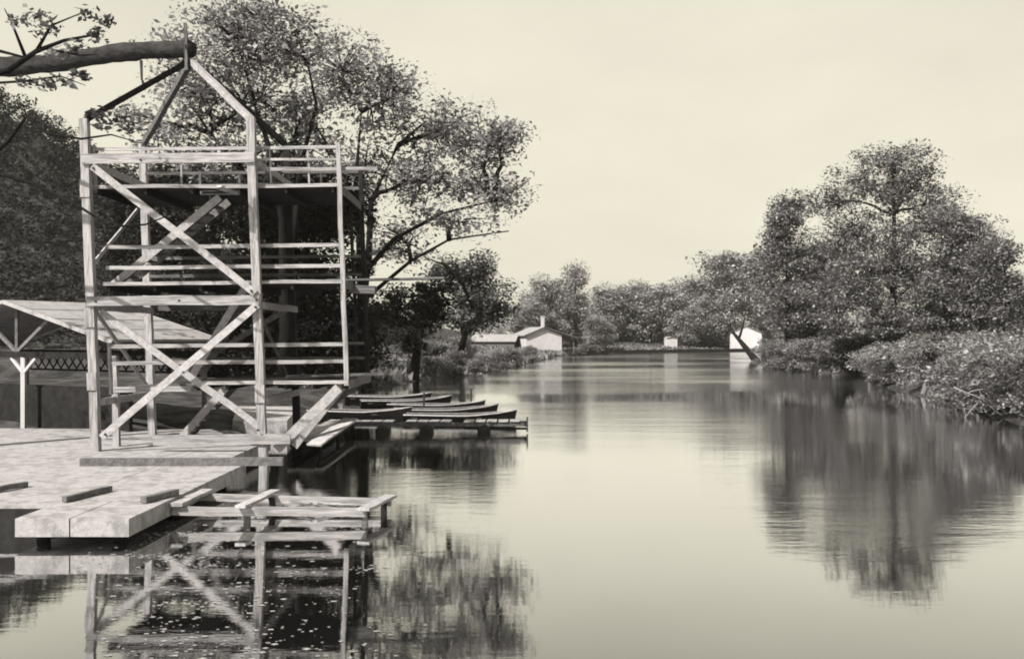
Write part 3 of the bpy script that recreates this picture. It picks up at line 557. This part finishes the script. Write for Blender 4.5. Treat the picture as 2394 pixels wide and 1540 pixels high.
# leaning dark tree and dark tree over the left bank
Y = 84; b0 = G(965, 874, .6); tr = [b0 - Vector((0, 0, .5)), P(975, 820, Y), P(985, 770, Y), P(1000, 720, Y), P(985, 670, Y)]
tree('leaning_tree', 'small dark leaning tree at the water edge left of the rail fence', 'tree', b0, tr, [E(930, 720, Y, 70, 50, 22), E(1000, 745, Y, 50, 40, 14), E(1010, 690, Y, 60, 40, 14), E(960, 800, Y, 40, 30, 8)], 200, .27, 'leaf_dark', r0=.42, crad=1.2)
Y = 96; b0 = Vector(((1085 - CX) / F * Y - 1, Y + 3, 0)); b0.z = lz(b0.x, b0.y); tr = [b0 - Vector((0, 0, .5)), P(1085, 790, Y), P(1095, 730, Y), P(1105, 660, Y), P(1105, 610, Y)]
tree('rounded_tree', 'shadowy rounded tree overhanging the left bank before the cottage', 'tree', b0, tr, [E(1110, 640, Y, 65, 45, 26), E(1120, 700, Y, 75, 45, 30), E(1060, 640, Y, 50, 50, 16), E(1150, 735, Y, 60, 28, 18), E(1080, 740, Y, 60, 35, 18)], 170, .28, 'leaf_mid', r0=.38, crad=1.5,
     fork=[([P(1105, 720, Y - 3), P(1080, 660, Y - 4), P(1040, 620, Y - 5), P(990, 600, Y - 5)], .2)])
# trees of the right bank
Y = 104; def_r = 'right bank trees'
b0 = Vector(((2090 - CX) / F * Y, Y, 0)); b0.z = lz(b0.x, b0.y); tr = [b0 - Vector((0, 0, .5))] + [P(2090 + dx, yy, Y) for dx, yy in ((0, 780), (-1, 700), (2, 600), (0, 500), (-2, 420), (1, 370), (0, 345))]
tree('tall_airy_tree', 'tallest tree of the right bank with airy top and straight dark trunk', 'tree', b0, tr,
     [E(2090, 375, Y, 90, 55, 26), E(2020, 415, Y, 80, 60, 24), E(2150, 420, Y, 65, 65, 22), E(1965, 470, Y, 75, 45, 18), E(2090, 460, Y, 100, 60, 26), E(2190, 480, Y, 60, 50, 18), E(2010, 550, Y, 120, 55, 46), E(2170, 540, Y, 110, 60, 46), E(2060, 620, Y - 1, 160, 60, 70), E(2180, 640, Y - 1, 120, 60, 50), E(2010, 700, Y - 2, 140, 60, 56), E(2160, 720, Y - 1, 130, 55, 50), E(2080, 765, Y - 3, 120, 40, 34)],
     120, .27, 'leaf_right', def_r, r0=.42, crad=1.7, squash=.6)
for nm, lb, bx, Y, ells, mt in (
    ('dense_tree', 'dense dark tree standing left of the tallest right bank tree', 1842, 114, [(1850, 500, 55, 50, 22), (1830, 570, 75, 60, 30), (1880, 640, 90, 60, 34), (1872, 715, 90, 60, 46)], 'leaf_right'),
    ('spreading_tree', 'broad spreading tree right of the tallest right bank tree', 2235, 98, [(2230, 520, 70, 45, 26), (2280, 590, 90, 50, 34), (2230, 660, 110, 50, 40), (2300, 700, 80, 55, 30), (2230, 750, 110, 50, 40)], 'leaf_right'),
    ('edge_tree', 'rounded tree at the right picture edge behind the shrubs', 2345, 92, [(2320, 590, 55, 50, 20), (2365, 670, 55, 50, 22), (2350, 730, 80, 55, 30), (2420, 730, 60, 60, 20)], 'leaf_right'),
    ('low_tree', 'low leafy tree filling the gap under the dense dark tree', 1960, 116, [(1950, 620, 80, 50, 26), (1940, 690, 110, 50, 36), (1900, 750, 100, 40, 30)], 'leaf_right'),
    ('rounded_tree', 'pale rounded tree behind the leaning log', 1705, 246, [(1700, 630, 60, 45, 22), (1760, 650, 70, 60, 28), (1720, 700, 90, 60, 34), (1690, 750, 60, 40, 18)], 'leaf_far'),
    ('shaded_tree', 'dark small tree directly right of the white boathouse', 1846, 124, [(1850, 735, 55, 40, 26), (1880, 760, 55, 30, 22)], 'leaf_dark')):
    b0 = Vector(((bx - CX) / F * Y, Y, 0)); b0.z = lz(b0.x, b0.y); top = min(e[1] for e in ells)
    tr = [b0 - Vector((0, 0, .5))] + [P(bx + rnd.uniform(-6, 6), 790 + (top - 790) * f_, Y) for f_ in (.1, .4, .7, 1)]
    tree(nm, lb, 'tree', b0, tr, [E(*e[:2], Y, *e[2:]) for e in ells], 250, .29 * (Y / 110), mt, def_r, r0=.36, crad=1.8 * (Y / 110), squash=.55)
# far shore trees: three kinds, copied
protos = []
for i, shp in enumerate(([(0, 0, 6.2, 3.6, 3.4, 3.2, 34), (.8, 0, 9, 2.4, 2.4, 2, 14), (-1, .5, 3.2, 3.4, 3, 2.4, 24), (.8, 0, 1.5, 3.2, 3, 1.5, 18)], [(0, 0, 7.5, 2.2, 2.2, 3.4, 22), (0, 0, 11, 1.3, 1.3, 2.2, 10), (0, 0, 4, 2.9, 2.6, 2.2, 18), (0, 0, 1.5, 2.6, 2.6, 1.5, 14)], [(-1.2, 0, 5.2, 3, 3, 2.6, 24), (1.5, 0, 5.8, 3, 2.8, 3, 24), (0, .4, 2.4, 4, 3.4, 2.2, 30)])):
    protos.append((shp, i))
far = [  # x, top row, base row, depth, kind, label
 (1285, 632, 800, 215, 0, 'pale rounded tree standing right behind the cottage'), (1345, 608, 800, 225, 1, 'slim pale tree rising above the others behind the cottage chimney'), (1240, 690, 800, 205, 2, 'low pale tree behind the left end of the cottage roof'),
 (1400, 725, 812, 213, 2, 'light bush-like tree right of the cottage porch'), (1425, 655, 805, 250, 0, 'darker grey tree standing well right of the cottage'), (1470, 645, 805, 255, 0, 'dark grey tree at the centre of the far shore row'),
 (1520, 650, 805, 250, 2, 'broad pale tree left of the tiny white shed'), (1575, 640, 805, 262, 0, 'tall pale tree directly behind the tiny white shed'), (1610, 705, 812, 240, 2, 'low spreading tree right of the tiny white shed'), (1640, 630, 805, 258, 0, 'tall tree of the far shore next to the pale rounded one'), (1670, 690, 808, 246, 2, 'low tree on the far shore left of the boathouse'), (1780, 690, 800, 268, 0, 'tree rising behind the white boathouse')]
pr = {}
for x, ty, by, Yd, kd, lb in far:
    base = P(x, by, Yd); ht = (by - ty) * Yd / F
    if kd not in pr:
        shp = protos[kd][0]; hmax = max(e[2] + e[5] for e in shp)
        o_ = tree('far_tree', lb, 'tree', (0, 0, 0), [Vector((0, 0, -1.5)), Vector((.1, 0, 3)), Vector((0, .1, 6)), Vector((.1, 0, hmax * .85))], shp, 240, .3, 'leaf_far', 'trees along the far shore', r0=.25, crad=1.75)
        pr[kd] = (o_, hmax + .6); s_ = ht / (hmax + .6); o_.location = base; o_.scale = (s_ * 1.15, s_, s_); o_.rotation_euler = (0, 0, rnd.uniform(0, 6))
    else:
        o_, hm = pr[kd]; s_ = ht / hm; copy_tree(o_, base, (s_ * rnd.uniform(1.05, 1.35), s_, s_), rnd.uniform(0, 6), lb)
cl = []
for _ in range(900):
    x = rnd.uniform(-10, 190); y = 285 + rnd.uniform(0, 25); cl.append((x, y, 1 + rnd.random() * (11 + 4 * math.sin(x * .13) + 2 * math.sin(x * .41))))
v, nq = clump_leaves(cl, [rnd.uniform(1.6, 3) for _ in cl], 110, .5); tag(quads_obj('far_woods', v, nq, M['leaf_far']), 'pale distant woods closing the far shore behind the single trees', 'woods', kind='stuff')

# ------------------------------------------------------------------ shrubs, grass
def shrub_proto(label, seed, mat, group, nm='shrub', per=330, size=.085):
    rnd.seed(seed); e = [(0, 0, .75, 1.3, 1.2, .75, 20), (.7, .2, 1.1, .8, .8, .6, 9), (-.8, -.1, .9, .8, .8, .6, 9), (0, 0, .25, 1.5, 1.4, .3, 14)]
    return tree(nm, label, 'shrub', (0, 0, 0), [Vector((0, 0, -.3)), Vector((.05, 0, .3)), Vector((0, .05, .8))], e, per, size, mat, group, r0=.06, crad=.5)
LBR = 'leafy grey shrub in the thicket lining the right bank'; GR = 'shrubs lining the right bank'
sp = [shrub_proto(LBR, 3 + i, 'leaf_shrub', GR) for i in range(3)]
rspots = [(1822, 865, 118, 3.2), (1860, 868, 112, 3.2), (1905, 875, 106, 3.4), (1945, 872, 104, 3.2), (1890, 840, 124, 3.6), (1960, 835, 128, 3.4), (2010, 830, 126, 3.0), (2085, 895, 78, 3.0), (2130, 905, 73, 3.0), (2180, 915, 68, 2.9), (2235, 930, 63, 2.7), (2290, 945, 58, 2.6), (2340, 960, 53, 2.5), (2390, 975, 48, 2.5), (2440, 990, 44, 2.4),
          (2130, 860, 88, 3.4), (2200, 860, 82, 3.4), (2280, 865, 76, 3.4), (2360, 870, 70, 3.4), (2420, 880, 62, 3.2), (2070, 858, 92, 2.8), (2310, 900, 66, 2.8), (2390, 920, 58, 2.8)]
rnd.seed(21)
ORD = ['first', 'second', 'third', 'fourth', 'fifth', 'sixth', 'seventh', 'eighth']
rl = ['leafy shrub at the waterline beyond the dark gap, %s from the leaning log' % o_ for o_ in ORD[:4]] + ['taller shrub behind the waterline beyond the dark gap, %s from the leaning log' % o_ for o_ in ORD[:3]]
rl += ['pale shrub at the near right waterline, %s from the dark gap' % o_ for o_ in ORD] + ['shrub in the back row of the near right bank, %s from the tall trunk' % o_ for o_ in ORD[:5]]
rl += ['shrub right at the foot of the tallest right bank trunk', 'bushy shrub directly above the bleached dead branch', 'bushy shrub behind the dead branch at the right picture edge']
for i, (x, y, Yd, hgt) in enumerate(rspots):
    X = (x - CX) / F * Yd; z = max(.0, lz(X, Yd)) - .15; s_ = hgt / 1.9 * rnd.uniform(.95, 1.5); o_ = sp[i % 3]
    args = ((X, Yd, z), (s_ * rnd.uniform(1.0, 1.3), s_ * 1.1, s_ * rnd.uniform(.85, 1.1)), rnd.uniform(0, 6))
    if i < 3: o_.location, o_.scale = args[0], args[1]; o_.rotation_euler = (0, 0, args[2]); o_['label'] = rl[i]
    else: copy_tree(o_, *args, rl[i])
dsh = shrub_proto('added dark shrub standing for shade in the gap below the tallest right bank trunk', 31, 'leaf_dark', None); dsh.location = (36.5, 98, .1); dsh.scale = (3.2, 2, 2.6)  # dark shrubs added so the gap in the bank reads as shade
copy_tree(dsh, (34.7, 93.5, -.1), (1.7, 1.5, 2.0), 2, 'added dark shrub standing for shade at the water in the gap between the bank shrubs')
LBL = 'small pale shrub growing along the water on the left bank'
ls = shrub_proto(LBL, 9, 'leaf_shrub', 'shrubs along the left bank'); rnd.seed(5)
lsp = [(1035, 868, 91, 2.2), (1075, 850, 98, 2.6), (1110, 862, 96, 2.0), (1150, 852, 108, 2.2), (1195, 845, 122, 2.4), (1165, 866, 107, 1.4), (1225, 842, 140, 2.4), (1375, 818, 206, 2.4), (1350, 822, 197, 1.8), (1010, 840, 104, 3.2), (1050, 815, 112, 3.6)]
ll = ['pale shrub at the water just right of the leaning tree', 'shrub under the shadowy rounded tree, left of its trunk', 'small shrub at the waterline below the shadowy rounded tree', 'shrub halfway along the left bank toward the cottage', 'shrub on the left bank just short of the side cabin', 'lowest shrub touching the water on the left bank', 'shrub in front of the low side cabin', 'shrub under the porch end of the cottage', 'small shrub at the water in front of the cottage', 'tall pale shrub right behind the leaning tree', 'tall pale shrub behind the waterline under the diving board tip']
for i, (x, y, Yd, hgt) in enumerate(lsp):
    X = (x - CX) / F * Yd; z = max(0, lz(X, Yd)) - .1; s_ = hgt / 1.9; a_ = ((X, Yd, z), (s_ * 1.2, s_ * 1.1, s_), rnd.uniform(0, 6))
    if i == 0: ls.location, ls.scale = a_[0], a_[1]; ls['label'] = ll[0]
    else: copy_tree(ls, *a_, ll[i])
# grass on the banks
n = 60000; gx_ = rng.uniform(-14, 62, n); gy_ = rng.uniform(62, 235, n); d = river_sd(gx_, gy_); k = (d > .15) & (d < 16) & (np.abs(gx_ / gy_) < .6); gx_, gy_, d = gx_[k], gy_[k], d[k]; gz_ = land_z(gx_, gy_); n = len(gx_)
a = rng.uniform(0, 6.28, n); hh = rng.uniform(.25, .75, n); wd = .10 + .0012 * gy_; v = np.empty((n, 4, 3)); ca, sa = np.cos(a) * wd, np.sin(a) * wd; lx, ly = rng.normal(0, .15, n), rng.normal(0, .15, n)
for i, (sg, hz) in enumerate(((-1, 0), (1, 0), (.35, 1), (-.35, 1))): v[:, i, 0] = gx_ + ca * sg + lx * hz; v[:, i, 1] = gy_ + sa * sg + ly * hz; v[:, i, 2] = gz_ + hh * hz - .03
tag(quads_obj('bank_grass', v.reshape(-1, 3), n, M['grass']), 'rough pale grass growing along both river banks', 'grass', kind='stuff')
# bleached dead branch among the right-hand shrubs
q0 = P(2300, 985, 46.5); db = thing('dead_branch', 'bleached dead branch tangled in shrubs at the right bank', 'branch', q0); b = MB()
for (a1, b1, a2, b2, r_) in ((2230, 905, 2310, 945, .034), (2310, 945, 2370, 1000, .04), (2290, 935, 2230, 1000, .022), (2320, 955, 2394, 930, .022), (2260, 920, 2330, 900, .025), (2340, 975, 2280, 1005, .03), (2330, 965, 2390, 975, .025)):
    b.tube(bez(P(a1, b1, 46.4) - q0, P(a2, b2, 46.2) - q0, (.1, -.2, .1), 5, .04), [r_ * (1 - .1 * i) for i in range(6)], 5)
for k in range(26):
    x0, y0 = rnd.uniform(2235, 2370), rnd.uniform(905, 985); a_ = rnd.uniform(-.9, 1.6); l_ = rnd.uniform(18, 48)
    b.tube(bez(P(x0, y0, 46.3 + rnd.uniform(-.4, .3)) - q0, P(x0 + l_ * math.cos(a_), y0 + l_ * math.sin(a_), 46.1 + rnd.uniform(-.4, .4)) - q0, (rnd.uniform(-.1, .1), 0, .08), 3), [.016, .013, .01, .005], 4)
b.build('branch', M['bark_pale'], db, True)
# ------------------------------------------------------------------ near tree whose boughs hang in at the top left
Y = 26; b0 = Vector((-18.5, 27, .3)); nt_ = thing('overhanging_tree', 'near tree whose dark boughs hang in at the top left corner', 'tree', b0); wd_ = MB()
wd_.tube([b0 - Vector((0, 0, .5)), b0 + Vector((.2, 0, 4)), b0 + Vector((-.1, 0, 8)), b0 + Vector((.4, 0, 12))], [.35, .3, .24, .12], 9)
cl = []
def bough(path, r, leaves=()):
    pts_ = [P(x, y, Yd) for x, y, Yd in path]; wd_.tube(pts_, [r * (1 - .8 * i / (len(pts_) - 1)) for i in range(len(pts_))], 6)
    for x, y, Yd, rr in leaves: cl.append((P(x, y, Yd), rr))
bough([(-390, 300, 26.6), (-150, 200, 26), (20, 165, 25.5), (85, 120, 25.5), (150, 95, 25.3), (230, 80, 25)], .12, [(70, 40, 25.5, .45), (110, 75, 25.5, .35), (210, 30, 25, .32), (225, 85, 25, .3), (180, 110, 25, .28), (95, 55, 25.4, .5), (130, 125, 25.4, .35), (40, 50, 25.2, .25), (250, 50, 25.0, .22)])
bough([(60, 135, 25.5), (30, 60, 25.5), (10, 20, 25.4)], .05); bough([(85, 120, 25.5), (120, 60, 25.4), (205, 25, 25)], .05); bough([(95, 112, 25.5), (190, 130, 25.2), (230, 128, 25)], .04)
bough([(-390, 250, 26.6), (-120, 110, 26), (0, 120, 25.6), (60, 135, 25.5), (110, 115, 25.4)], .07)
bough([(-360, 480, 26.6), (-100, 430, 26), (20, 330, 25.6), (62, 272, 25.4), (55, 245, 25.4)], .09, [(140, 190, 25.3, .3), (100, 200, 25.2, .25), (190, 180, 25, .22)])
bough([(62, 272, 25.4), (110, 312, 25.2), (190, 325, 24.8), (260, 315, 24.5), (330, 335, 24.3)], .05, [(250, 290, 24.5, .35), (280, 270, 24.5, .3), (310, 300, 24.3, .25), (230, 265, 24.6, .25)])
bough([(-360, 420, 26.6), (-60, 390, 26), (80, 430, 25.5), (180, 480, 25), (260, 530, 24.6), (340, 525, 24.5), (390, 505, 24.4)], .07)
bough([(-100, 200, 26), (60, 190, 25.4), (140, 178, 25.2), (200, 200, 25)], .04, [(60, 190, 25.4, .25)])
wd_.build('trunk', M['bark'], nt_, True, lambda p: p - b0)
for xx in range(26): cl.append((b0 + Vector((rnd.gauss(-1.5, 1.6), rnd.gauss(0, 1.6), 11.5 + rnd.gauss(0, 1.6))), .6))
v, nq = clump_leaves([c for c, _ in cl], [r * 1.15 for _, r in cl], 42, .17); quads_obj('crown', v - np.array(b0), nq, M['leaf_mid'], nt_)
# ------------------------------------------------------------------ floating leaves and specks on the dark water
n = 2600; x = rng.uniform(-7.5, .8, n); y = 11.3 + 12 * rng.random(n) ** 1.3; k = (x > -.5 * y + 1) & (x < -6.9 + (24 - y) * .45 + rng.normal(0, .7, n)) & ~((x < -6.9) & (y > 18)); x, y = x[k], y[k]; dx = [(cx_ + rng.normal(0, .35, 60), cy_ + rng.normal(0, .12, 60)) for cx_, cy_ in ((-6.4, 19.2), (-5.2, 16.5), (-3.2, 19.7), (-4.4, 14.2), (-2.4, 16.2), (-6.2, 17.2))]; x = np.concatenate([x] + [a_ for a_, _ in dx]); y = np.concatenate([y] + [b_ for _, b_ in dx]); n = len(x)
r_ = np.clip(rng.lognormal(-4.05, .5, n), .007, .045); v = np.empty((n, 4, 3)); a = rng.uniform(0, 6.28, n)
for i in range(4): v[:, i, 0] = x + r_ * np.cos(a + i * 1.571) * 1.3; v[:, i, 1] = y + r_ * np.sin(a + i * 1.571); v[:, i, 2] = .006
tag(quads_obj('floating_leaves', v.reshape(-1, 3), n, M['speck']), 'pale specks of fallen leaves floating on the dark foreground water', 'leaves', kind='stuff')
# ------------------------------------------------------------------ haze
hz = MB(); hz.box((-425, -65, -2.2), (425, 905, 60)); m, t, o = newmat('haze_air'); vp = t.nodes.new('ShaderNodeVolumePrincipled'); vp.inputs['Density'].default_value = .00013; vp.inputs['Color'].default_value = (.96, .94, .86, 1); vp.inputs['Anisotropy'].default_value = .2
t.links.new(vp.outputs[0], o.inputs['Volume']); ho = hz.build('haze', m); tag(ho, 'thin pale haze over the whole river valley', 'haze', kind='stuff')
